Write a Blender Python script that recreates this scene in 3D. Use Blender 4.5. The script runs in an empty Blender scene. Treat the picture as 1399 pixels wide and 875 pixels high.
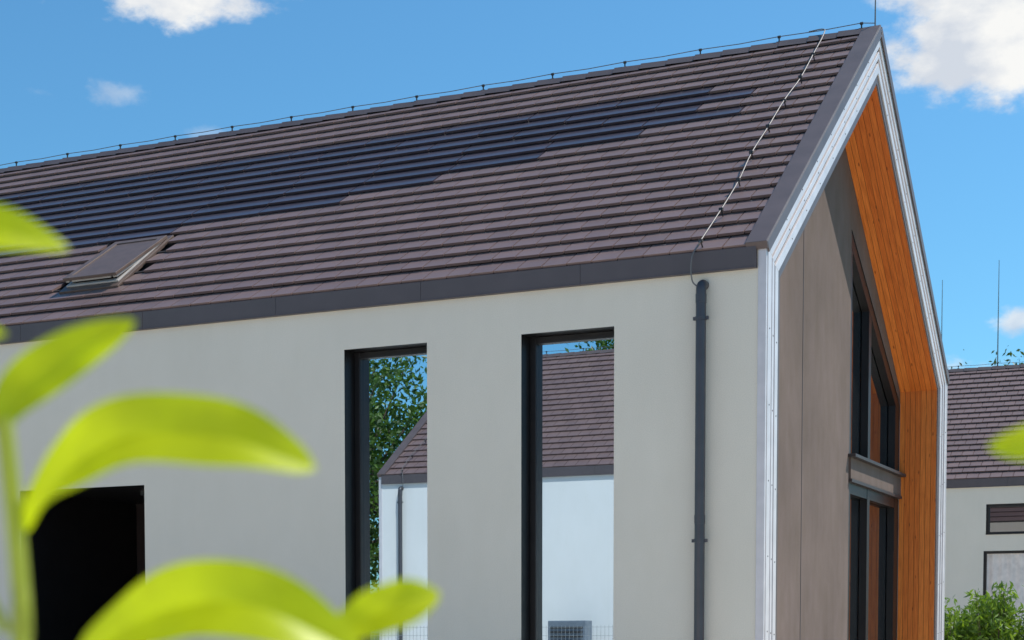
import bpy, math, random
from mathutils import Vector, Matrix
R = random.Random(7)
scene = bpy.context.scene
COL = scene.collection

# ------------------------------------------------------------ materials
def nt(name):
    m = bpy.data.materials.new(name); m.use_nodes = True
    t = m.node_tree
    return m, t, t.nodes["Principled BSDF"]

def ramp(t, fac, c0, c1, p0=0.0, p1=1.0):
    r = t.nodes.new("ShaderNodeValToRGB")
    r.color_ramp.elements[0].position = p0; r.color_ramp.elements[1].position = p1
    r.color_ramp.elements[0].color = (*c0, 1); r.color_ramp.elements[1].color = (*c1, 1)
    t.links.new(fac, r.inputs[0]); return r.outputs[0]

def noise(t, scale, detail=4, vec=None, rough=0.55):
    n = t.nodes.new("ShaderNodeTexNoise"); n.inputs["Scale"].default_value = scale
    n.inputs["Detail"].default_value = detail; n.inputs["Roughness"].default_value = rough
    if vec is not None: t.links.new(vec, n.inputs["Vector"])
    return n.outputs["Fac"]

def objvec(t, sc=(1, 1, 1)):
    tc = t.nodes.new("ShaderNodeTexCoord"); mp = t.nodes.new("ShaderNodeMapping")
    mp.inputs["Scale"].default_value = sc
    t.links.new(tc.outputs["Object"], mp.inputs["Vector"]); return mp.outputs[0]

def bump(t, h, b, dist=0.01, strength=0.5):
    n = t.nodes.new("ShaderNodeBump"); n.inputs["Distance"].default_value = dist
    n.inputs["Strength"].default_value = strength
    t.links.new(h, n.inputs["Height"]); t.links.new(n.outputs[0], b.inputs["Normal"])

def mixc(t, a, b, fac, mode='MIX'):
    m = t.nodes.new("ShaderNodeMix"); m.data_type = 'RGBA'; m.blend_type = mode
    for s, v in ((m.inputs[0], fac), (m.inputs[6], a), (m.inputs[7], b)):
        if hasattr(v, "links"): t.links.new(v, s)
        elif isinstance(v, (int, float)): s.default_value = v
        else: s.default_value = (*v, 1)
    return m.outputs[2]

def simple(name, c, rough=0.5, metal=0.0, var=0.12, scale=6, bscale=0, bd=0.002, spec=0.5, sc=(1, 1, 1)):
    m, t, b = nt(name)
    v = objvec(t, sc)
    f = noise(t, scale, 5, v)
    c0 = tuple(x * (1 - var) for x in c); c1 = tuple(min(1, x * (1 + var)) for x in c)
    t.links.new(ramp(t, f, c0, c1, 0.3, 0.7), b.inputs["Base Color"])
    b.inputs["Roughness"].default_value = rough; b.inputs["Metallic"].default_value = metal
    b.inputs["Specular IOR Level"].default_value = spec
    if bscale: bump(t, noise(t, bscale, 3, v), b, bd, 0.6)
    return m

def plaster(name, c, var=0.04, streak=0.03):
    m, t, b = nt(name)
    v = objvec(t)
    a = ramp(t, noise(t, 0.6, 6, v), tuple(x * (1 - var) for x in c), tuple(x * (1 + var * .5) for x in c), 0.3, 0.7)
    fine = ramp(t, noise(t, 110, 2, v), (0.88,) * 3, (1.0,) * 3, 0.3, 0.6)
    col = mixc(t, a, fine, 1.0, 'MULTIPLY')
    if streak:
        v2 = objvec(t, (2.2, 2.2, 0.8))
        st = ramp(t, noise(t, 1.6, 7, v2, .65), (1 - streak, 1 - streak, 1 - streak * 1.3), (1, 1, 1), 0.3, 0.65)
        col = mixc(t, col, st, 1.0, 'MULTIPLY')
    t.links.new(col, b.inputs["Base Color"])
    b.inputs["Roughness"].default_value = 0.92
    b.inputs["Specular IOR Level"].default_value = 0.2
    bump(t, noise(t, 130, 3, v), b, 0.003, 0.6)
    return m

def tile_mat(name, c, rough=0.5, var=0.10, spec=0.5, coat=0):
    m, t, b = nt(name)
    g = t.nodes.new("ShaderNodeNewGeometry")
    isl = ramp(t, g.outputs["Random Per Island"], tuple(x * (1 - var) for x in c), tuple(x * (1 + var) for x in c))
    v = objvec(t)
    dirt = ramp(t, noise(t, 2.0, 7, v, .62), (0.86, 0.86, 0.88), (1.06, 1.05, 1.03), 0.3, 0.7)
    t.links.new(mixc(t, isl, dirt, 1.0, 'MULTIPLY'), b.inputs["Base Color"])
    b.inputs["Roughness"].default_value = rough
    b.inputs["Specular IOR Level"].default_value = spec
    b.inputs["Coat Weight"].default_value = coat
    b.inputs["Coat Roughness"].default_value = 0.1
    bump(t, noise(t, 90, 3, v), b, 0.001, 0.4)
    return m

def wood_mat():
    m, t, b = nt("larch_wood")
    g = t.nodes.new("ShaderNodeNewGeometry")
    isl = ramp(t, g.outputs["Random Per Island"], (0.76, 0.185, 0.024), (0.93, 0.275, 0.046))
    v = objvec(t, (26, 1.3, 1.3))
    gr = ramp(t, noise(t, 2.2, 6, v, 0.65), (0.78, 0.66, 0.56), (1.08, 1.06, 1.04), 0.35, 0.62)
    vk = objvec(t, (9, 3.0, 3.0))
    vo = t.nodes.new("ShaderNodeTexVoronoi"); vo.inputs["Scale"].default_value = 1.1
    t.links.new(vk, vo.inputs["Vector"])
    kn = ramp(t, vo.outputs["Distance"], (0.35, 0.2, 0.12), (1, 1, 1), 0.06, 0.14)
    c = mixc(t, isl, gr, 1.0, 'MULTIPLY'); c = mixc(t, c, kn, 0.8, 'MULTIPLY')
    t.links.new(c, b.inputs["Base Color"]); b.inputs["Roughness"].default_value = 0.45
    return m

def mirror_glass(name, refl, tint):
    m, t, b = nt(name)
    b.inputs["Base Color"].default_value = (0.012, 0.014, 0.016, 1)
    b.inputs["Roughness"].default_value = 0.05
    gl = t.nodes.new("ShaderNodeBsdfGlossy"); gl.inputs["Roughness"].default_value = 0.0
    gl.inputs["Color"].default_value = (*tint, 1)
    n = noise(t, 0.7, 0, objvec(t))
    bp = t.nodes.new("ShaderNodeBump"); bp.inputs["Distance"].default_value = 0.003
    bp.inputs["Strength"].default_value = 0.12
    t.links.new(n, bp.inputs["Height"]); t.links.new(bp.outputs[0], gl.inputs["Normal"])
    mx = t.nodes.new("ShaderNodeMixShader"); mx.inputs[0].default_value = refl
    t.links.new(b.outputs[0], mx.inputs[1]); t.links.new(gl.outputs[0], mx.inputs[2])
    t.links.new(mx.outputs[0], t.nodes["Material Output"].inputs[0])
    return m

def leaf_mat(name, c0, c1, trans=0.4, tcol=None, rough=0.4):
    m, t, b = nt(name)
    g = t.nodes.new("ShaderNodeNewGeometry")
    col = ramp(t, g.outputs["Random Per Island"], c0, c1)
    t.links.new(col, b.inputs["Base Color"]); b.inputs["Roughness"].default_value = rough
    tr = t.nodes.new("ShaderNodeBsdfTranslucent")
    if tcol:
        tc = ramp(t, noise(t, 22, 4, objvec(t)), tuple(x * 0.72 for x in tcol), tcol, 0.35, 0.62)
        t.links.new(tc, tr.inputs[0])
    else:
        t.links.new(mixc(t, col, (1.6, 1.5, 0.6), 1.0, 'MULTIPLY'), tr.inputs[0])
    mx = t.nodes.new("ShaderNodeMixShader"); mx.inputs[0].default_value = trans
    t.links.new(b.outputs[0], mx.inputs[1]); t.links.new(tr.outputs[0], mx.inputs[2])
    t.links.new(mx.outputs[0], t.nodes["Material Output"].inputs[0])
    return m

M = dict(
    plaster=plaster("grey_plaster", (0.82, 0.735, 0.625), .035, .03),
    white=plaster("white_plaster", (0.84, 0.82, 0.80), 0.03),
    gable=plaster("gable_plaster", (0.195, 0.143, 0.124), 0.18, .18),
    tile=tile_mat("concrete_tile", (0.195, 0.124, 0.112), 0.42, .08, .6),
    pv=tile_mat("solar_tile", (0.062, 0.044, 0.056), 0.30, 0.15, 0.5, 0.15),
    under=simple("underlay", (0.014, 0.011, 0.013), 0.9),
    fascia=simple("fascia_metal", (0.100, 0.080, 0.083), 0.5, 0.0, 0.08, 3),
    cap=simple("spandrel_cap_metal", (0.045, 0.037, 0.038), 0.5, 0.0, 0.08, 3),
    verge=simple("verge_metal", (0.125, 0.09, 0.085), 0.45, 0.1, 0.12, 3),
    alu=simple("aluminium_profile", (0.66, 0.61, 0.62), 0.38, 0.1, 0.08, 4),
    gap=simple("profile_shadow_gap", (0.05, 0.04, 0.045), 0.6),
    wood=wood_mat(),
    woodgap=simple("wood_tongue", (0.20, 0.07, 0.02), 0.8),
    black=simple("black_window_frame", (0.012, 0.0105, 0.011), 0.4, 0.0, 0.2, 5),
    glass=mirror_glass("window_glass", 0.80, (0.72, 0.84, 0.93)),
    dglass=mirror_glass("gable_glass", 0.24, (0.8, 0.8, 0.85)),
    pipe=simple("downpipe_metal", (0.080, 0.075, 0.083), 0.38, 0.3, 0.1, 5),
    wire=simple("galvanised_wire", (0.20, 0.18, 0.17), 0.5, 0.3),
    dwire=simple("holder_metal", (0.05, 0.048, 0.05), 0.5, 0.4),
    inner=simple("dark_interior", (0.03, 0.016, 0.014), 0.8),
    curtain=simple("curtain", (0.80, 0.70, 0.64), 0.8),
    skymetal=simple("skylight_flashing", (0.14, 0.092, 0.074), 0.45, 0.1),
    skylite=simple("skylight_lining", (0.48, 0.44, 0.41), 0.5),
    ground=simple("lawn", (0.10, 0.13, 0.05), 0.95, 0, 0.4, 0.8, 20, 0.03),
    paving=simple("bounce_gravel", (0.62, 0.57, 0.50), 0.95, 0, 0.12, 2, 60, 0.01),  # pale gravel tone, raised to bounce sunlight onto the facades
    bark=simple("bark", (0.10, 0.07, 0.05), 0.9, 0, 0.3, 8, 20, 0.02),
    leaves=leaf_mat("tree_leaves", (0.03, 0.07, 0.012), (0.12, 0.22, 0.03), 0.38),
    bushl=leaf_mat("bush_leaves", (0.07, 0.14, 0.015), (0.20, 0.32, 0.04), 0.4),
    far=leaf_mat("far_leaves", (0.05, 0.09, 0.035), (0.11, 0.16, 0.065), 0.3),
    laurel=leaf_mat("laurel_leaf", (0.22, 0.30, 0.008), (0.28, 0.36, 0.01), 0.66, (0.76, 0.86, 0.008), 0.38),
    stem=leaf_mat("laurel_stem", (0.35, 0.42, 0.04), (0.4, 0.45, 0.05), 0.3, (0.6, 0.7, 0.05)),
    fence=simple("fence_wire", (0.35, 0.37, 0.38), 0.5, 0.4),
    unit=simple("heat_pump_case", (0.16, 0.19, 0.23), 0.5, 0.1),
)

# ------------------------------------------------------------ mesh tools
class MB:
    def __init__(s): s.v = []; s.f = []; s.m = []
    def poly(s, pts, mi=0):
        n = len(s.v); s.v += [tuple(p) for p in pts]; s.f.append(tuple(range(n, n + len(pts)))); s.m.append(mi)
    def hexa(s, p, mi=0):
        n = len(s.v); s.v += [tuple(q) for q in p]
        for f in ((0, 3, 2, 1), (4, 5, 6, 7), (0, 1, 5, 4), (1, 2, 6, 5), (2, 3, 7, 6), (3, 0, 4, 7)):
            s.f.append(tuple(n + i for i in f)); s.m.append(mi)
    def box(s, x0, x1, y0, y1, z0, z1, mi=0):
        s.hexa([(x0, y0, z0), (x1, y0, z0), (x1, y1, z0), (x0, y1, z0), (x0, y0, z1), (x1, y0, z1), (x1, y1, z1), (x0, y1, z1)], mi)
    def cyl(s, a, b, r0, r1=None, n=10, mi=0, cap=True):
        if r1 is None: r1 = r0
        a = Vector(a); b = Vector(b); d = (b - a).normalized()
        u = d.orthogonal().normalized(); w = d.cross(u); k = len(s.v)
        for c, r in ((a, r0), (b, r1)):
            for i in range(n):
                t = 2 * math.pi * i / n
                s.v.append(tuple(c + u * math.cos(t) * r + w * math.sin(t) * r))
        for i in range(n):
            j = (i + 1) % n
            s.f.append((k + i, k + j, k + n + j, k + n + i)); s.m.append(mi)
        if cap:
            s.f.append(tuple(k + i for i in reversed(range(n)))); s.m.append(mi)
            s.f.append(tuple(k + n + i for i in range(n))); s.m.append(mi)
    def obj(s, name, mats, parent=None, smooth=False, bevel=0):
        me = bpy.data.meshes.new(name); me.from_pydata(s.v, [], s.f); me.validate()
        for m in (mats if isinstance(mats, (list, tuple)) else [mats]): me.materials.append(m)
        if len(s.m) == len(me.polygons):
            me.polygons.foreach_set("material_index", s.m)
        if smooth: me.polygons.foreach_set("use_smooth", [True] * len(me.polygons))
        o = bpy.data.objects.new(name, me); COL.objects.link(o)
        if parent: o.parent = parent
        if bevel:
            b = o.modifiers.new("b", 'BEVEL'); b.width = bevel; b.segments = 2; b.limit_method = 'ANGLE'
        return o

def empty(name, loc=(0, 0, 0), rz=0):
    e = bpy.data.objects.new(name, None); e.location = loc; e.rotation_euler = (0, 0, rz)
    COL.objects.link(e); return e

def tube(name, pts, r, mat, parent, res=6):
    cu = bpy.data.curves.new(name, 'CURVE'); cu.dimensions = '3D'; cu.bevel_depth = r; cu.bevel_resolution = res
    sp = cu.splines.new('POLY'); sp.points.add(len(pts) - 1)
    for p, q in zip(sp.points, pts): p.co = (*q, 1)
    cu.materials.append(mat); cu.use_fill_caps = True
    o = bpy.data.objects.new(name, cu); COL.objects.link(o); o.parent = parent
    for s_ in cu.splines: s_.use_smooth = True
    return o

def catmull(P, n=8):
    P = [Vector(p) for p in P]; Q = [P[0] * 2 - P[1]] + P + [P[-1] * 2 - P[-2]]; out = []
    for i in range(1, len(Q) - 2):
        for k in range(n):
            t = k / n; a, b, c, d = Q[i - 1:i + 3]
            out.append(.5 * ((2 * b) + (c - a) * t + (2 * a - 5 * b + 4 * c - d) * t * t + (3 * b - a - 3 * c + d) * t ** 3))
    out.append(P[-1]); return out

# ------------------------------------------------------------ house builder (gable at x=0, runs to -L, facade y=0)
W = 10.1; MID = W / 2; ZE = 5.64; T = 0.60; VR = 0.68 / 0.60; OV = 0.58

def build_house(loc, rz, L, zr, facade_mat, holes, pv=False, reveal_mat=None, rows=21, glaze=True):
    H = empty("gable_house", loc, rz)
    K = (zr - ZE) / MID; ang = math.atan(K); cs, sn = math.cos(ang), math.sin(ang)
    SL = MID / cs
    def rp(x, a, n): return (x, a * cs - n * sn, ZE + a * sn + n * cs)
    def rpb(x, a, n): return (x, W - (a * cs - n * sn), ZE + a * sn + n * cs)
    def prof(o):
        return [(o, 0), (o, ZE + K * o - VR * o), (MID, zr - VR * o), (W - o, ZE + K * o - VR * o), (W - o, 0)]
    def band(mb, o0, o1, x0, x1, mi=0):
        a = prof(o0); b = prof(o1)
        for i in range(4):
            mb.hexa([(x0, *a[i]), (x0, *a[i + 1]), (x0, *b[i + 1]), (x0, *b[i]), (x1, *a[i]), (x1, *a[i + 1]), (x1, *b[i + 1]), (x1, *b[i])], mi)
    # facade with holes
    mb = MB()
    xs = sorted({-L, 0.0} | {h[0] for h in holes} | {h[1] for h in holes})
    zs = sorted({0.0, ZE - 0.03} | {h[2] for h in holes} | {h[3] for h in holes})
    for i in range(len(xs) - 1):
        for j in range(len(zs) - 1):
            cx = (xs[i] + xs[i + 1]) / 2; cz = (zs[j] + zs[j + 1]) / 2
            if any(h[0] < cx < h[1] and h[2] < cz < h[3] for h in holes): continue
            mb.poly([(xs[i], 0, zs[j]), (xs[i + 1], 0, zs[j]), (xs[i + 1], 0, zs[j + 1]), (xs[i], 0, zs[j + 1])], 0)
    for h in holes:
        x0, x1, z0, z1, dp = h[:5]
        mi = 1
        mb.poly([(x0, 0, z0), (x0, 0, z1), (x0, dp, z1), (x0, dp, z0)], mi)
        mb.poly([(x1, 0, z0), (x1, dp, z0), (x1, dp, z1), (x1, 0, z1)], mi)
        mb.poly([(x0, 0, z1), (x1, 0, z1), (x1, dp, z1), (x0, dp, z1)], mi)
        mb.poly([(x0, 0, z0), (x0, dp, z0), (x1, dp, z0), (x1, 0, z0)], mi)
    mb.poly([(-L, W, 0), (-L, W, ZE - .03), (0, W, ZE - .03), (0, W, 0)], 0)
    mb.poly([(-L, 0, 0), (-L, 0, ZE - .03), (-L, MID, zr - .06), (-L, W, ZE - .03), (-L, W, 0)], 0)
    mb.obj("facade_wall", [facade_mat, M['black']], H)
    # windows
    for h in holes:
        x0, x1, z0, z1, dp = h[:5]
        kind = h[5]
        if kind == 'win':
            f = MB(); w = 0.075; y0, y1 = dp - 0.07, dp
            f.box(x0, x0 + w, y0, y1, z0, z1); f.box(x1 - w, x1, y0, y1, z0, z1)
            f.box(x0 + w, x1 - w, y0 + .002, y1, z1 - w, z1); f.box(x0 + w, x1 - w, y0 + .002, y1, z0, z0 + w)
            f.box(x0 - .0, x1 + .0, -0.03, y0 - .003, z0 + .002, z0 + 0.03)
            f.obj("window_frame", M['black'], H, bevel=0.006)
            g = MB(); g.poly([(x0 + .01, dp - .012, z0 + .01), (x1 - .01, dp - .012, z0 + .01), (x1 - .01, dp - .012, z1 - .01), (x0 + .01, dp - .012, z1 - .01)])
            g.obj("window_glass", M['glass'] if pv else M['dglass'], H)
        elif kind == 'curtain':
            f = MB(); w = 0.07
            f.box(x0, x0 + w, dp - .07, dp, z0, z1); f.box(x1 - w, x1, dp - .07, dp, z0, z1); f.box(x0 + w, x1 - w, dp - .068, dp, z1 - w, z1)
            f.obj("window_frame", M['black'], H)
            g = MB(); n = 40
            for i in range(n):
                xa = x0 + w + (x1 - x0 - 2 * w) * i / n; xb = x0 + w + (x1 - x0 - 2 * w) * (i + 1) / n
                ya = dp - .03 + .02 * math.sin(i * 1.3); yb = dp - .03 + .02 * math.sin((i + 1) * 1.3)
                g.poly([(xa, ya, z0), (xb, yb, z0), (xb, yb, z1 - w), (xa, ya, z1 - w)])
            g.obj("curtain", M['curtain'], H)
        else:
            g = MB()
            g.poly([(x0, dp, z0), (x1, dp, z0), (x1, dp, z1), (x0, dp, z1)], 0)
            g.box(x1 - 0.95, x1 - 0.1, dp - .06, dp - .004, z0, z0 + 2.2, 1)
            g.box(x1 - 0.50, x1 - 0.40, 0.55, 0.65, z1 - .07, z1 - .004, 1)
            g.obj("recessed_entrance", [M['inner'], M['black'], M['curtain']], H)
    # roof deck
    mb = MB()
    mb.hexa([rp(-L, -.02, -.22), rp(-.02, -.02, -.22), rp(-.02, SL, -.22), rp(-L, SL, -.22), rp(-L, -.02, -.036), rp(-.02, -.02, -.036), rp(-.02, SL, -.036), rp(-L, SL, -.036)])
    mb.hexa([rpb(-L, -.02, -.225), rpb(-.02, -.02, -.225), rpb(-.02, SL, -.225), rpb(-L, SL, -.225), rpb(-L, -.02, -.04), rpb(-.02, -.02, -.04), rpb(-.02, SL, -.04), rpb(-L, SL, -.04)])
    mb.obj("roof_deck", M['under'], H)
    # tiles
    e = SL / rows; tw = 0.30
    tl = MB(); pvm = MB(); tb = MB()
    pvstart = {8: 9.1, 9: 6.5, 10: 5.2, 11: 3.8, 12: 2.5, 13: 1.25, 14: 1.9, 15: 1.25, 16: 1.9}
    sky = (-9.93, -9.05, 0.93, 2.25)
    def tile(mbx, x0, x1, a, th, hd, P):
        j = R.uniform(-.002, .002); ja = R.uniform(-.004, .004)
        a0 = a + ja
        mbx.hexa([P(x0, a0, 0.014 + j), P(x1, a0, 0.014 + j), P(x1, a + e + .03, -.03), P(x0, a + e + .03, -.03),
                  P(x0, a0, th + j), P(x1, a0, th + j), P(x1, a + e + .03, .002), P(x0, a + e + .03, .002)])
    for i in range(rows):
        a = i * e - (0.03 if i == 0 else 0)
        tb.hexa([rp(-L, a + .012, -.03), rp(-.13, a + .012, -.03), rp(-.13, a + .05, -.03), rp(-L, a + .05, -.03),
                 rp(-L, a + .012, .018), rp(-.13, a + .012, .018), rp(-.13, a + .05, .018), rp(-L, a + .05, .018)])
        x = -0.13; off = 0.5 * tw if i % 2 else 0
        lim = pvstart.get(i, 1e9) if pv else 1e9
        first = True
        while x > -L:
            if -x >= lim and -x < 22:
                wd = 1.30; x1 = x; x0 = x - wd
                tile(pvm, x0 + .012, x1 - .008, a, .044, 0, rp); x = x0; continue
            wd = tw - (off if first and off else 0); first = False
            if lim < 1e8 and -x < lim < -x + wd: wd = max(lim + x, .06) if lim + x > .05 else wd
            x1 = x; x0 = x - wd
            if pv and x0 < sky[1] and x1 > sky[0] and a + e > sky[2] and a < sky[3]:
                x = x0; continue
            tile(tl, x0 + .014, x1, a, .045, 0, rp); x = x0
    for i in range(rows):
        tile(tl, -L, -.13, i * e, .045, 0, rpb)
    tl.obj("roof_tiles", M['tile'], H)
    tb.obj("roof_battens", M['under'], H)
    if pv: pvm.obj("solar_roof_tiles", M['pv'], H)
    # ridge caps
    rg = MB(); x = -0.1
    while x > -L:
        x0 = x - .40; s1 = .0; s2 = .014
        def sec(xx, g):
            return [(xx, MID - .15, zr - .065 + g), (xx, MID - .05, zr + .04 + g), (xx, MID + .05, zr + .04 + g), (xx, MID + .15, zr - .065 + g)]
        A = sec(x0 + .002, s2); B = sec(x, s1)
        n = len(rg.v); rg.v += A + B
        for q in range(3): rg.f.append((n + q, n + 4 + q, n + 5 + q, n + q + 1)); rg.m.append(0)
        rg.f.append((n, n + 1, n + 2, n + 3)); rg.m.append(0); rg.f.append((n + 7, n + 6, n + 5, n + 4)); rg.m.append(0)
        x = x0
    rg.obj("ridge_tiles", M['verge'], H)
    # eave fascia / box gutter, in sheet lengths
    fb = MB(); x = -.056
    while x > -L:
        x0 = max(x - 2.0, -L)
        fb.box(x0 + .003, x, -.055, .02, ZE - .235, ZE - .012)
        fb.box(x0 + .001, x, -.062, -.0551, ZE - .235, ZE - .222)
        x = x0
    fb.obj("eave_fascia", M['fascia'], H, bevel=0.004)
    # verge frame
    fr = MB(); band(fr, .06, T, -OV - .03, -.0, 0); fr.obj("gable_frame_body", M['alu'], H)
    al = MB(); gp = MB(); bn = MB()
    band(al, -.012, .03, -.045, .045); band(al, .06, .19, 0.001, .045); band(al, .245, .32, .001, .036); band(al, .375, .49, .001, .030)
    band(gp, .03, .06, .001, .012); band(gp, .19, .245, .001, .008); band(gp, .32, .375, .001, .007); band(bn, .49, .603, .001, .012)
    for o, xx in ((.125, .045), (.285, .036), (.435, .030)):
        p = prof(o)
        for i in range(4):
            a = Vector((xx, *p[i])); b = Vector((xx, *p[i + 1])); n = int((b - a).length / .7)
            for q in range(1, n):
                c = a.lerp(b, q / n); gp.cyl(c, c + Vector((.004, 0, 0)), .008, n=6)
    al.obj("gable_frame_profile", M['alu'], H, bevel=0.004); gp.obj("gable_frame_gap", M['gap'], H); bn.obj("gable_frame_inner_edge", M['verge'], H)
    vg = MB()
    for P in (rp, rpb):
        vg.hexa([P(-.17, -.05, -.02), P(.066, -.05, -.02), P(.066, SL, -.02), P(-.17, SL, -.02), P(-.17, -.05, .068), P(.066, -.05, .068), P(.066, SL, .068), P(-.17, SL, .068)])
        vg.hexa([P(.053, -.03, -.07), P(.070, -.03, -.07), P(.070, SL - .05, -.07), P(.053, SL - .05, -.07), P(.053, -.03, .05), P(.070, -.03, .05), P(.070, SL - .05, .05), P(.053, SL - .05, .05)])
    vg.obj("verge_flashing", M['verge'], H, bevel=0.004)
    # wood soffit
    wd = MB(); n = 7
    for k in range(n):
        x0 = -OV + k * OV / n; band(wd, T + .004, T + .022, x0 + .003, x0 + OV / n - .003)
    wd.obj("wood_soffit", M['wood'], H)
    wb = MB(); band(wb, T + .0005, T + .012, -OV, -.003); wb.obj("soffit_backing", M['woodgap'], H)
    # gable wall
    def zin(y): return (ZE + K * y if y < MID else zr - K * (y - MID)) - VR * T
    gx = -OV; gy0 = 6.19; gy1 = W - T
    gz0, gz1 = 7.25, min(5.2, zin(gy1) - .12)
    gw = MB()
    gw.poly([(gx, T, 0), (gx, gy0, 0), (gx, gy0, zin(gy0)), (gx, MID, zin(MID)), (gx, T, zin(T))])
    gw.poly([(gx, gy0, gz0), (gx, gy1, gz1), (gx, gy1, zin(gy1)), (gx, gy0, zin(gy0))])
    gw.poly([(gx, gy0, 0), (gx - .14, gy0, 0), (gx - .14, gy0, gz0), (gx, gy0, gz0)])
    gw.obj("gable_wall", M['gable'], H)
    sm = MB(); sm.box(gx + .001, gx + .004, 3.685, 3.699, 0, zin(3.69) - .02); sm.obj("panel_joint", M['gap'], H)
    gl = MB(); gl.poly([(gx - .13, gy0, 0), (gx - .13, gy1, 0), (gx - .13, gy1, gz1 + .05), (gx - .13, gy0, gz0 + .05)]); gl.obj("gable_glass", M['dglass'], H)
    gf = MB()
    def gtop(y): return gz0 + (gz1 - gz0) * (y - gy0) / (gy1 - gy0)
    for (ya, yb) in ((gy0, gy0 + .12), (7.35, 7.50), (gy1 - .30, gy1 - .002)):
        gf.hexa([(gx - .12, ya, 0), (gx - .01, ya, 0), (gx - .01, yb, 0), (gx - .12, yb, 0), (gx - .12, ya, gtop(ya)), (gx - .01, ya, gtop(ya)), (gx - .01, yb, gtop(yb)), (gx - .12, yb, gtop(yb))])
    gf.hexa([(gx - .12, gy0, gz0 - .22), (gx - .008, gy0, gz0 - .22), (gx - .008, gy1, gz1 - .22), (gx - .12, gy1, gz1 - .22), (gx - .12, gy0, gz0 + .002), (gx - .008, gy0, gz0 + .002), (gx - .008, gy1, gz1 + .002), (gx - .12, gy1, gz1 + .002)])
    gf.box(gx - .12, gx - .015, gy0, gy1, 3.56, 3.72)
    gf.obj("gable_window_frame", M['black'], H)
    bm_ = MB(); bm_.box(gx - .05, gx + .03, gy0 - .02, gy1 - .01, 3.76, 4.06); bm_.obj("floor_spandrel", M['gable'], H)
    ld = MB(); ld.box(gx - .05, gx + .11, gy0 - .08, gy1 - .01, 4.062, 4.105); ld.box(gx - .05, gx + .05, gy0 - .03, gy1 - .01, 3.715, 3.758); ld.obj("spandrel_cap", M['cap'], H)
    # downpipe
    px, pr = -.64, .055
    pts = [(px, .05, ZE - .36)]
    for k in range(9):
        t = math.pi / 2 * k / 8
        pts.append((px, -.03 - .07 * math.sin(t), ZE - .43 + .07 * math.cos(t)))
    pts.append((px, -.10, 0.1))
    tube("downpipe", pts, pr, M['pipe'], H)
    cl = MB()
    for z in (4.9, 2.55, 1.2):
        cl.cyl((px, -.10, z), (px, -.10, z + .035), pr + .008, n=20); cl.box(px - .012, px + .012, -.05, .0, z + .004, z + .03)
        cl.box(px - .085, px - .05, -.115, -.085, z, z + .035); cl.box(px + .05, px + .085, -.115, -.085, z, z + .035)
    for z in (5.08, 2.75):
        cl.cyl((px, -.10, z), (px, -.10, z + .09), pr + .004, n=20)
    cl.obj("downpipe_clamps", M['pipe'], H, smooth=False)
    # lightning protection
    lw = MB(); x = -.2; ridge = [(-.02, MID, zr + .10)]
    while x > -L + .3:
        lw.cyl((x, MID, zr + .02), (x, MID, zr + .125), .011, n=6); lw.box(x - .035, x + .035, MID - .02, MID + .02, zr + .042, zr + .06)
        lw.cyl((x - .02, MID, zr + .125), (x + .02, MID, zr + .125), .018, n=6)
        ridge.append((x, MID, zr + .13)); ridge.append((x - .56, MID, zr + .118)); x -= 1.12
    tube("ridge_wire", ridge, .006, M['wire'], H, 2)
    cx = -.66; dn = [(cx - .25, MID, zr + .13), (cx - .05, MID - .02, zr + .125)]
    nn = 8
    for k in range(nn + 1):
        a = SL - .15 - (SL - .15) * k / nn
        wob = R.uniform(-.035, .035)
        dn.append(Vector(rp(cx + wob, a, .115 + R.uniform(-.01, .02))))
        if 0 < k:
            lw.cyl(rp(cx + wob, a + .02, .03), rp(cx + wob, a, .12), .009, n=6); lw.box(*(lambda c: (c[0] - .022, c[0] + .022, c[1] - .02, c[1] + .02, c[2] - .01, c[2] + .018))(rp(cx + wob, a, .115)))
    dn += [(cx - .02, -.06, ZE + .06), (cx - .07, -.12, ZE - .05), (cx - .085, -.13, ZE - .2), (cx - .07, -.12, ZE - .33), (cx - .03, -.1, ZE - .38)]
    tube("down_conductor", [tuple(p) for p in catmull(dn, 5)], .0075, M['wire'], H, 3)
    lw.obj("wire_holders", M['dwire'], H)
    rod = MB(); rod.cyl((-.02, MID, zr), (-.02, MID, zr + 1.5), .010, .005, n=8); rod.obj("lightning_rod", M['wire'], H)
    if pv:
        x0, x1, a0, a1 = sky
        s = MB()
        s.hexa([rp(x0 - .06, a0 - .12, .0), rp(x1 + .06, a0 - .12, .0), rp(x1 + .06, a1 + .08, .0), rp(x0 - .06, a1 + .08, .0), rp(x0 - .06, a0 - .12, .045), rp(x1 + .06, a0 - .12, .045), rp(x1 + .06, a1 + .08, .045), rp(x0 - .06, a1 + .08, .045)], 0)
        for (xa, xb, aa, ab) in ((x0, x0 + .07, a0, a1), (x1 - .07, x1, a0, a1), (x0 + .07, x1 - .07, a0, a0 + .07), (x0 + .07, x1 - .07, a1 - .07, a1)):
            s.hexa([rp(xa, aa, .046), rp(xb, aa, .046), rp(xb, ab, .046), rp(xa, ab, .046), rp(xa, aa, .07), rp(xb, aa, .07), rp(xb, ab, .07), rp(xa, ab, .07)], 1)
        s.obj("roof_window_frame", [M['skymetal'], M['skylite']], H, bevel=.004)
        s = MB(); am = (a0 + a1) / 2; th = math.radians(4)
        def sp(x, a, n):
            da = a - am; return rp(x, am + da * math.cos(th) + n * math.sin(th), .09 - da * math.sin(th) * 1 + n * math.cos(th))
        def sbox(xa, xb, aa, ab, n0, n1, mi):
            s.hexa([sp(xa, aa, n0), sp(xb, aa, n0), sp(xb, ab, n0), sp(xa, ab, n0), sp(xa, aa, n1), sp(xb, aa, n1), sp(xb, ab, n1), sp(xa, ab, n1)], mi)
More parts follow.
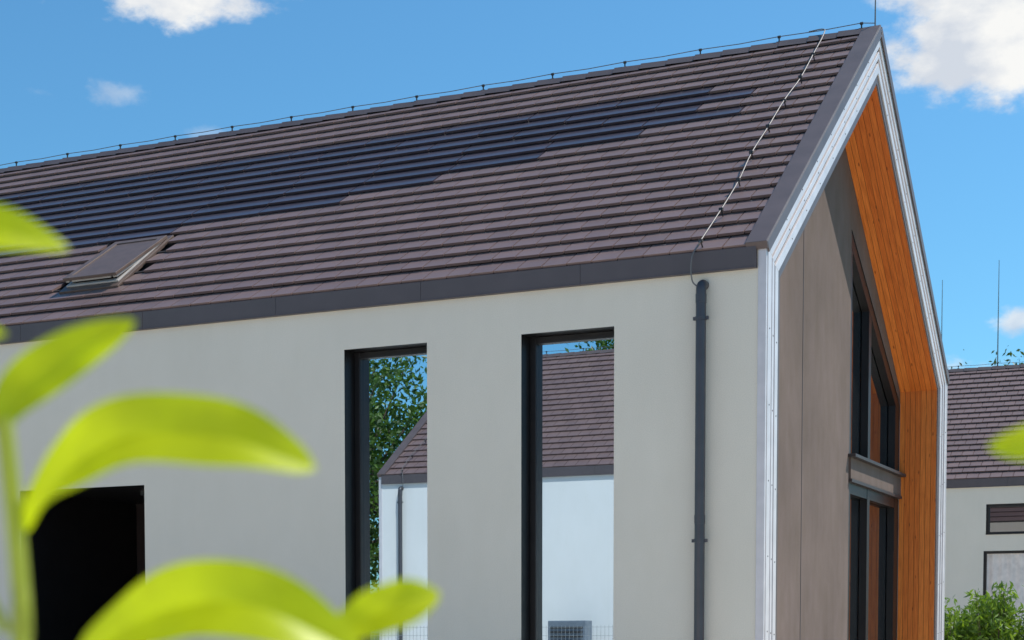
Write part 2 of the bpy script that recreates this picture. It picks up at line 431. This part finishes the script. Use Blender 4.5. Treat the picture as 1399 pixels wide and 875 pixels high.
        for q in ((x0 - .01, x0 + .09, a0, a1), (x1 - .09, x1 + .01, a0, a1), (x0 + .09, x1 - .09, a0, a0 + .1), (x0 + .09, x1 - .09, a1 - .1, a1)):
            sbox(*q, 0, .04, 0); sbox(q[0] + .02, q[1] - .02, q[2] + .02, q[3] - .02, -.03, -.001, 1)
        sbox(x0 + .07, x1 - .07, a0 + .08, a1 - .08, .015, .028, 2)
        s.obj("roof_window_sash", [M['skymetal'], M['skylite'], M['skymetal']], H, bevel=.004)
    return H

zrid = 9.51
build_house((0, 0, 0), 0, 26, zrid, M['plaster'],
            [(-2.795, -1.67, .3, 4.935, .30, 'win'), (-5.12, -4.003, .3, 4.938, .30, 'win'), (-10.155, -8.10, .02, 3.46, 2.4, 'door')], pv=True)
build_house((6.5, 27.3, 0), 0, 26, 9.3, M['plaster'], [(-8.6, -6.0, 4.15, 4.95, .15, 'win'), (-8.65, -6.6, .02, 3.72, .15, 'curtain')])
build_house((-16.2, -19.25, 0), math.pi, 26, 9.3, M['white'], [(-24.5, -23.2, .3, 4.9, .3, 'win')])

# ------------------------------------------------------------ ground
def sheet(name, x0, x1, y0, y1, z, mat):
    m = MB(); m.poly([(x0, y0, z), (x1, y0, z), (x1, y1, z), (x0, y1, z)]); return m.obj(name, mat)
sheet("ground", -1500, 1500, -1500, 1500, 0, M['ground'])
sheet("bounce_yard", -40, 16, -19.3, 0.6, .004, M['paving'])  # pale sheet added between the houses to bounce sunlight onto the shaded facade
sheet("bounce_pavement", -30, 16, 10.0, 27.4, .008, M['paving'])  # unseen reflector sheet, added to brighten the neighbour's facade
sheet("path", 0.05, 6, 0.6, 10.0, .006, M['paving'])
# hill
hm = MB(); N = 28
cx, cy, rad = -22, 175, 95
grid = [[None] * (N + 1) for _ in range(N + 1)]
for i in range(N + 1):
    for j in range(N + 1):
        x = cx - rad * 1.6 + 3.2 * rad * i / N; y = cy - rad + 2 * rad * j / N
        d = math.hypot((x - cx) / (rad * 1.6), (y - cy) / rad)
        z = 19 * max(0, math.cos(min(1, d) * math.pi / 2)) ** 1.3 - .3
        grid[i][j] = len(hm.v); hm.v.append((x, y, z))
for i in range(N):
    for j in range(N):
        hm.f.append((grid[i][j], grid[i + 1][j], grid[i + 1][j + 1], grid[i][j + 1])); hm.m.append(0)
hm.obj("hill", M['ground'], smooth=True)

# ------------------------------------------------------------ vegetation
def leaf_quad(mb, c, s, R, asp=0.6, mi=0):
    d = Vector((R.gauss(0, 1), R.gauss(0, 1), R.gauss(0, .7))).normalized()
    u = d.orthogonal().normalized(); u.rotate(Matrix.Rotation(R.uniform(0, 6.28), 3, d)); w = d.cross(u)
    l = s * R.uniform(.7, 1.3); b = l * asp
    mb.poly([c - u * l, c - w * b * .8 + d * b * .15, c + u * l, c + w * b * .8 + d * b * .15], mi)

def tree(name, loc, h, r, nclump=70, per=70, ls=.14, mat='leaves', seed=1):
    rr = random.Random(seed); E = empty(name, loc)
    t = MB(); top = Vector((rr.uniform(-.3, .3), rr.uniform(-.3, .3), h * .8))
    t.cyl((0, 0, 0), (0.1, 0, h * .35), h * .028, h * .02, 10); t.cyl((0.1, 0, h * .34), top, h * .02, h * .006, 8)
    lv = MB()
    for k in range(nclump):
        while True:
            p = Vector((rr.uniform(-1, 1), rr.uniform(-1, 1), rr.uniform(-1, 1)))
            if p.length < 1 and p.length > .35: break
        c = Vector((p.x * r, p.y * r, h * .6 + p.z * h * .38))
        if k % 3 == 0:
            t.cyl((0.1, 0, h * rr.uniform(.3, .6)), c, h * .008, h * .002, 5)
        cr = r * rr.uniform(.16, .32)
        for q in range(per):
            g = Vector((rr.gauss(0, .5), rr.gauss(0, .5), rr.gauss(0, .38))) * cr
            leaf_quad(lv, c + g, ls, rr)
    t.obj("trunk", M['bark'], E); lv.obj("crown", M[mat], E); return E

tree("deciduous_tree", (-23.2, -27.5, 0), 11.4, 4.2, 150, 190, .105, seed=4)
tree("deciduous_tree", (-18.0, -40, 0), 13.4, 3.6, 90, 130, .12, seed=5)

def leaf_mass(name, pts, n, ls, mat, sp):
    rr = random.Random(3); lv = MB()
    for (c, r) in pts:
        c = Vector(c)
        for q in range(n):
            g = Vector((rr.gauss(0, .45), rr.gauss(0, .45), rr.gauss(0, .45))) * r
            leaf_quad(lv, c + g, ls, rr, .5)
    return lv.obj(name, mat)
pts = []
rr = random.Random(11)
for k in range(120):
    x = rr.uniform(-60, 30); y = rr.uniform(125, 172)
    d = math.hypot((x - cx) / (rad * 1.6), (y - cy) / rad)
    z = 19 * max(0, math.cos(min(1, d) * math.pi / 2)) ** 1.3
    hh = rr.uniform(6, 11.5)
    pts.append(((x, y, z + hh * .45), hh * .42)); pts.append(((x + rr.uniform(-1, 1), y, z + hh * .85), hh * .28)); pts.append(((x + rr.uniform(-2, 2), y, z + hh * .7), hh * .3))
leaf_mass("distant_trees", pts, 260, .30, M['far'], 1)
def bush(loc, h, r, seed):
    rr = random.Random(seed); E = empty("laurel_bush", loc); st = MB(); lv = MB()
    for k in range(30):
        a = rr.uniform(0, 6.28); q = rr.uniform(0, 1) ** .5 * r
        top = Vector((math.cos(a) * q, math.sin(a) * q, h * rr.uniform(.65, 1.0) * (1 - .2 * q / r)))
        base = Vector((math.cos(a) * q * .4, math.sin(a) * q * .4, 0)); st.cyl(base, top, .014, .004, 5)
        for s in range(110):
            f = rr.uniform(.15, 1.0) ** .7; c = base.lerp(top, f) + Vector((rr.gauss(0, .11), rr.gauss(0, .11), rr.gauss(0, .05)))
            leaf_quad(lv, c, .075, rr, .36)
    st.obj("stems", M['bark'], E); lv.obj("leaves", M['bushl'], E)
for i, (x, y, h, r) in enumerate(((-1.5, 13.4, 2.65, .6), (-.6, 13.8, 2.45, .5), (.3, 13.6, 2.85, .5), (1.25, 13.9, 2.5, .5), (2.1, 13.8, 2.9, .6), (-.2, 15.0, 2.4, .7))):
    bush((x, y, 0), h, r, i + 50)

for (x, y, h) in ((-4.7, 45.4, 15.3), (-6.6, 44.6, 14.6)):
    m = MB(); m.cyl((x, y, 0), (x, y, h * .7), .05, .04, 8); m.cyl((x, y, h * .7), (x, y, h), .03, .012, 6); m.box(x - .1, x + .1, y - .1, y + .1, 0, .1)
    m.obj("antenna_mast", M['fence'])
# wire fence + heat pump in the yard
F = empty("wire_fence", (0, 0, 0)); m = MB()
for i in range(8):
    x = -18.5 + i * 2.4; m.box(x - .03, x + .03, -17.63, -17.57, 0, 1.78)
p2 = MB(); x = -18.5
while x < -1.7: p2.cyl((x, -17.55, .05), (x, -17.55, 1.74), .004, n=4, cap=False); x += .1
z = .1
while z < 1.75: p2.cyl((-18.5, -17.542, z), (-1.7, -17.542, z), .005, n=4, cap=False); z += .2
m.obj("posts", M['fence'], F); p2.obj("mesh", M['fence'], F)
HP = empty("heat_pump", (-10.5, -18.5, 0)); m = MB()
m.box(-.5, .5, -.2, .2, .1, 1.86); m.obj("case", M['unit'], HP, bevel=.02)
m = MB()
for k in range(14): m.box(-.42, .42, .2005, .225, .3 + k * .105, .35 + k * .105)
m.obj("louvres", M['dwire'], HP)
m = MB(); m.box(-.4, -.3, -.18, .18, 0, .1); m.box(.3, .4, -.18, .18, 0, .1); m.obj("feet", M['dwire'], HP)

# ------------------------------------------------------------ camera
cam = bpy.data.cameras.new("camera"); co = bpy.data.objects.new("camera", cam); COL.objects.link(co)
co.location = (4.98, -16.47, 1.6); co.rotation_euler = (math.radians(87), 0, math.radians(25.6))
cam.lens = 56.3; cam.sensor_width = 36; cam.shift_y = .386; cam.clip_end = 4000; cam.clip_start = .05
cam.dof.use_dof = True; cam.dof.focus_distance = 19.5; cam.dof.aperture_fstop = 6.8
scene.camera = co

# ------------------------------------------------------------ foreground cherry laurel (metres, local frame)
def laurel_leaf(parent, P, hw, wdir, fold=.25, blunt=.6):
    c = catmull(P); n = len(c); mb = MB(); wd0 = Vector(wdir).normalized()
    for i, p in enumerate(c):
        t = i / (n - 1)
        w = hw * (max(0, math.sin(math.pi * min(1, t ** 1.15))) ** blunt) if 0 < t < 1 else 0
        w = max(w, hw * .05)
        tg = (c[min(i + 1, n - 1)] - c[max(i - 1, 0)]).normalized()
        wd = (wd0 - tg * wd0.dot(tg)).normalized(); nn = tg.cross(wd)
        for k, s in enumerate((-1, -.5, -.06, 0, .06, .5, 1)):
            wav = .08 * hw * math.sin(t * 17 + s)
            rib = -.05 * hw if s == 0 else 0
            mb.v.append(tuple(p + wd * w * s + nn * (abs(s) ** 1.3 * w * fold + wav * abs(s) + rib)))
    for i in range(n - 1):
        for k in range(6):
            a = i * 7 + k; mb.f.append((a, a + 1, a + 8, a + 7)); mb.m.append(0)
    o = mb.obj("leaf", M['laurel'], parent, smooth=True)
    s = o.modifiers.new("s", 'SUBSURF'); s.levels = 1; s.render_levels = 1
    return o

F3 = Vector((-.432, .902, 0)); R3 = Vector((.902, .432, 0)); C3 = Vector((4.98, -16.47, 0))
base = C3 + F3 * .8 + R3 * (-.247)
PL = empty("cherry_laurel_plant", base, math.radians(25.6))
def stem(parent, P, r): tube("stem", [tuple(v) for v in catmull(P)], r, M['stem'], parent, 4)
stem(PL, [(.0, 0, 0), (.004, .01, .8), (.002, 0, 1.55), (.003, 0, 1.6), (.0, 0, 1.65), (-.005, 0, 1.705)], .0046)
laurel_leaf(PL, [(-.008, 0, 1.698), (.002, .0, 1.718), (.024, .01, 1.738), (.056, .02, 1.757)], .0125, (.55, .3, -.7))
laurel_leaf(PL, [(.004, 0, 1.650), (.027, -.01, 1.678), (.064, -.02, 1.695), (.110, -.02, 1.693), (.151, -.01, 1.680)], .020, (-.1, .4, .9), .25, .46)
laurel_leaf(PL, [(.030, 0, 1.586), (.072, -.01, 1.609), (.119, -.02, 1.613), (.174, -.01, 1.588)], .021, (-.05, .4, .9), .25, .46)
laurel_leaf(PL, [(.150, .02, 1.594), (.170, .03, 1.606), (.19, .03, 1.614), (.209, .04, 1.621)], .0135, (-.3, .3, .9))
laurel_leaf(PL, [(-.075, .0, 1.774), (-.045, -.0, 1.787), (-.01, -.01, 1.795), (.026, .01, 1.791)], .0145, (-.1, .4, .9))
laurel_leaf(PL, [(-.075, .0, 1.78), (-.055, .02, 1.762), (-.03, .02, 1.752), (-.009, .02, 1.750)], .009, (-.1, .5, .8))
laurel_leaf(PL, [(-.004, 0, 1.70), (-.03, -.02, 1.72), (-.05, -.03, 1.75), (-.07, -.03, 1.77)], .013, (.5, .5, .4))
stem(PL, [(.003, 0, 1.50), (.05, .01, 1.54), (.11, .01, 1.575), (.155, .02, 1.592)], .0026)
stem(PL, [(.002, 0, 1.55), (.015, .0, 1.575), (.03, .0, 1.588)], .0024)
stem(PL, [(-.005, 0, 1.60), (-.05, .01, 1.68), (-.075, 0, 1.785)], .0028)
for k in range(16):
    z = 1.5 - k * .085; a = k * 2.4
    d = Vector((math.cos(a), math.sin(a), 0)); p = Vector((.003, .004, z))
    laurel_leaf(PL, [p, p + d * .04 + Vector((0, 0, .025)), p + d * .09 + Vector((0, 0, .03)), p + d * .14 + Vector((0, 0, .005))], .02, (-d.y, d.x, .2))
PR = empty("cherry_laurel_plant", C3 + F3 * .8 + R3 * .33, math.radians(25.6))
stem(PR, [(.0, 0, 0), (.004, .01, .8), (.002, 0, 1.5), (.0, 0, 1.69)], .0042)
laurel_leaf(PR, [(.0, 0, 1.69), (-.03, -.01, 1.70), (-.06, -.01, 1.697), (-.094, 0, 1.691)], .0145, (.1, .4, .9))
laurel_leaf(PR, [(.0, 0, 1.69), (.03, .02, 1.72), (.06, .02, 1.74), (.09, .03, 1.74)], .014, (.1, .8, .5))
for k in range(14):
    z = 1.5 - k * .09; a = k * 2.4 + 1
    d = Vector((math.cos(a), math.sin(a), 0)); p = Vector((.003, .004, z))
    laurel_leaf(PR, [p, p + d * .04 + Vector((0, 0, .025)), p + d * .08 + Vector((0, 0, .03)), p + d * .12 + Vector((0, 0, .005))], .02, (-d.y, d.x, .2))

# ------------------------------------------------------------ light
SAZ, SEL = math.radians(45), math.radians(56)
sd = Vector((math.sin(SAZ) * math.cos(SEL), math.cos(SAZ) * math.cos(SEL), math.sin(SEL)))
sun = bpy.data.lights.new("sun", 'SUN'); sun.energy = 5.0; sun.angle = math.radians(.5); sun.color = (1, .95, .87)
so = bpy.data.objects.new("sun", sun); COL.objects.link(so); so.rotation_euler = sd.to_track_quat('Z', 'Y').to_euler(); so.location = (20, 20, 40)

w = bpy.data.worlds.new("World"); scene.world = w; w.use_nodes = True; t = w.node_tree
bg = t.nodes["Background"]; bg.inputs[1].default_value = .15
sk = t.nodes.new("ShaderNodeTexSky"); sk.sky_type = 'NISHITA'; sk.sun_disc = False
sk.sun_elevation = SEL; sk.sun_rotation = SAZ; sk.air_density = 1.0; sk.dust_density = .8; sk.ozone_density = 1.2
def mth(op, a, b=None, c=None):
    n = t.nodes.new("ShaderNodeMath"); n.operation = op
    for i, v in enumerate((a, b, c)):
        if v is None: continue
        if hasattr(v, "links"): t.links.new(v, n.inputs[i])
        else: n.inputs[i].default_value = v
    return n.outputs[0]
tc = t.nodes.new("ShaderNodeTexCoord"); sx = t.nodes.new("ShaderNodeSeparateXYZ"); t.links.new(tc.outputs["Generated"], sx.inputs[0])
az = mth('MULTIPLY', mth('ARCTAN2', sx.outputs[0], sx.outputs[1]), 57.2958)
el = mth('MULTIPLY', mth('ARCSINE', sx.outputs[2]), 57.2958)
mp = t.nodes.new("ShaderNodeMapping"); mp.inputs["Scale"].default_value = (1, 1, 1.7); t.links.new(tc.outputs["Generated"], mp.inputs[0])
n1 = noise(t, 16, 9, mp.outputs[0], .6); n2 = noise(t, 45, 6, mp.outputs[0], .6)
clouds = [(-37.0, 21.1, 4.6, 1.7, 1, 1.1), (-42.6, 20.9, 2.2, .7, .8, .9), (-8.4, 19.5, 5.2, 3.0, 1, 1.9), (-39.1, 17.8, 1.5, .55, .35, .9), (-41.9, 17.6, 1.2, .4, .2, .9),
          (-8.2, 10.4, 1.3, .55, .8, .9), (-10.5, 9.0, 2.2, .7, .6, .9), (-36.2, 16.7, 1.1, .35, .2, .9), (-60, 24, 8, 3, 1, .9), (14, 28, 9, 3, 1, .9), (60, 22, 12, 4, 1, .9), (150, 30, 14, 5, 1, .9), (-120, 35, 12, 4, .8, .9)]
dens = None
nz = mth('ADD', mth('MULTIPLY', mth('SUBTRACT', n1, .5), 3.2), mth('MULTIPLY', mth('SUBTRACT', n2, .5), 1.0))
for (a, e, wa, we, s, bs) in clouds:
    dx = mth('DIVIDE', mth('SUBTRACT', az, a), wa); dy = mth('DIVIDE', mth('SUBTRACT', el, e), we)
    dd = mth('SQRT', mth('ADD', mth('MULTIPLY', dx, dx), mth('MULTIPLY', dy, dy)))
    v = mth('ADD', mth('SUBTRACT', bs, mth('MULTIPLY', dd, bs / .9)), nz)
    mr = t.nodes.new("ShaderNodeMapRange"); mr.interpolation_type = 'SMOOTHSTEP'
    t.links.new(v, mr.inputs[0]); mr.inputs[1].default_value = 0; mr.inputs[2].default_value = .8; mr.inputs[3].default_value = 0; mr.inputs[4].default_value = s
    near = mth('LESS_THAN', dd, 2.2); vv = mth('MULTIPLY', mr.outputs[0], near)
    dens = vv if dens is None else mth('MAXIMUM', dens, vv)
cc = ramp(t, noise(t, 22, 6, mp.outputs[0]), (4.3, 4.65, 5.2), (6.3, 6.3, 6.2), .36, .6)
skc = mixc(t, sk.outputs[0], (.44, .86, 1.04), 1.0, 'MULTIPLY')
t.links.new(mixc(t, skc, cc, dens), bg.inputs[0])

scene.view_settings.view_transform = 'Standard'; scene.view_settings.look = 'None'
scene.view_settings.exposure = 0; scene.view_settings.gamma = 1
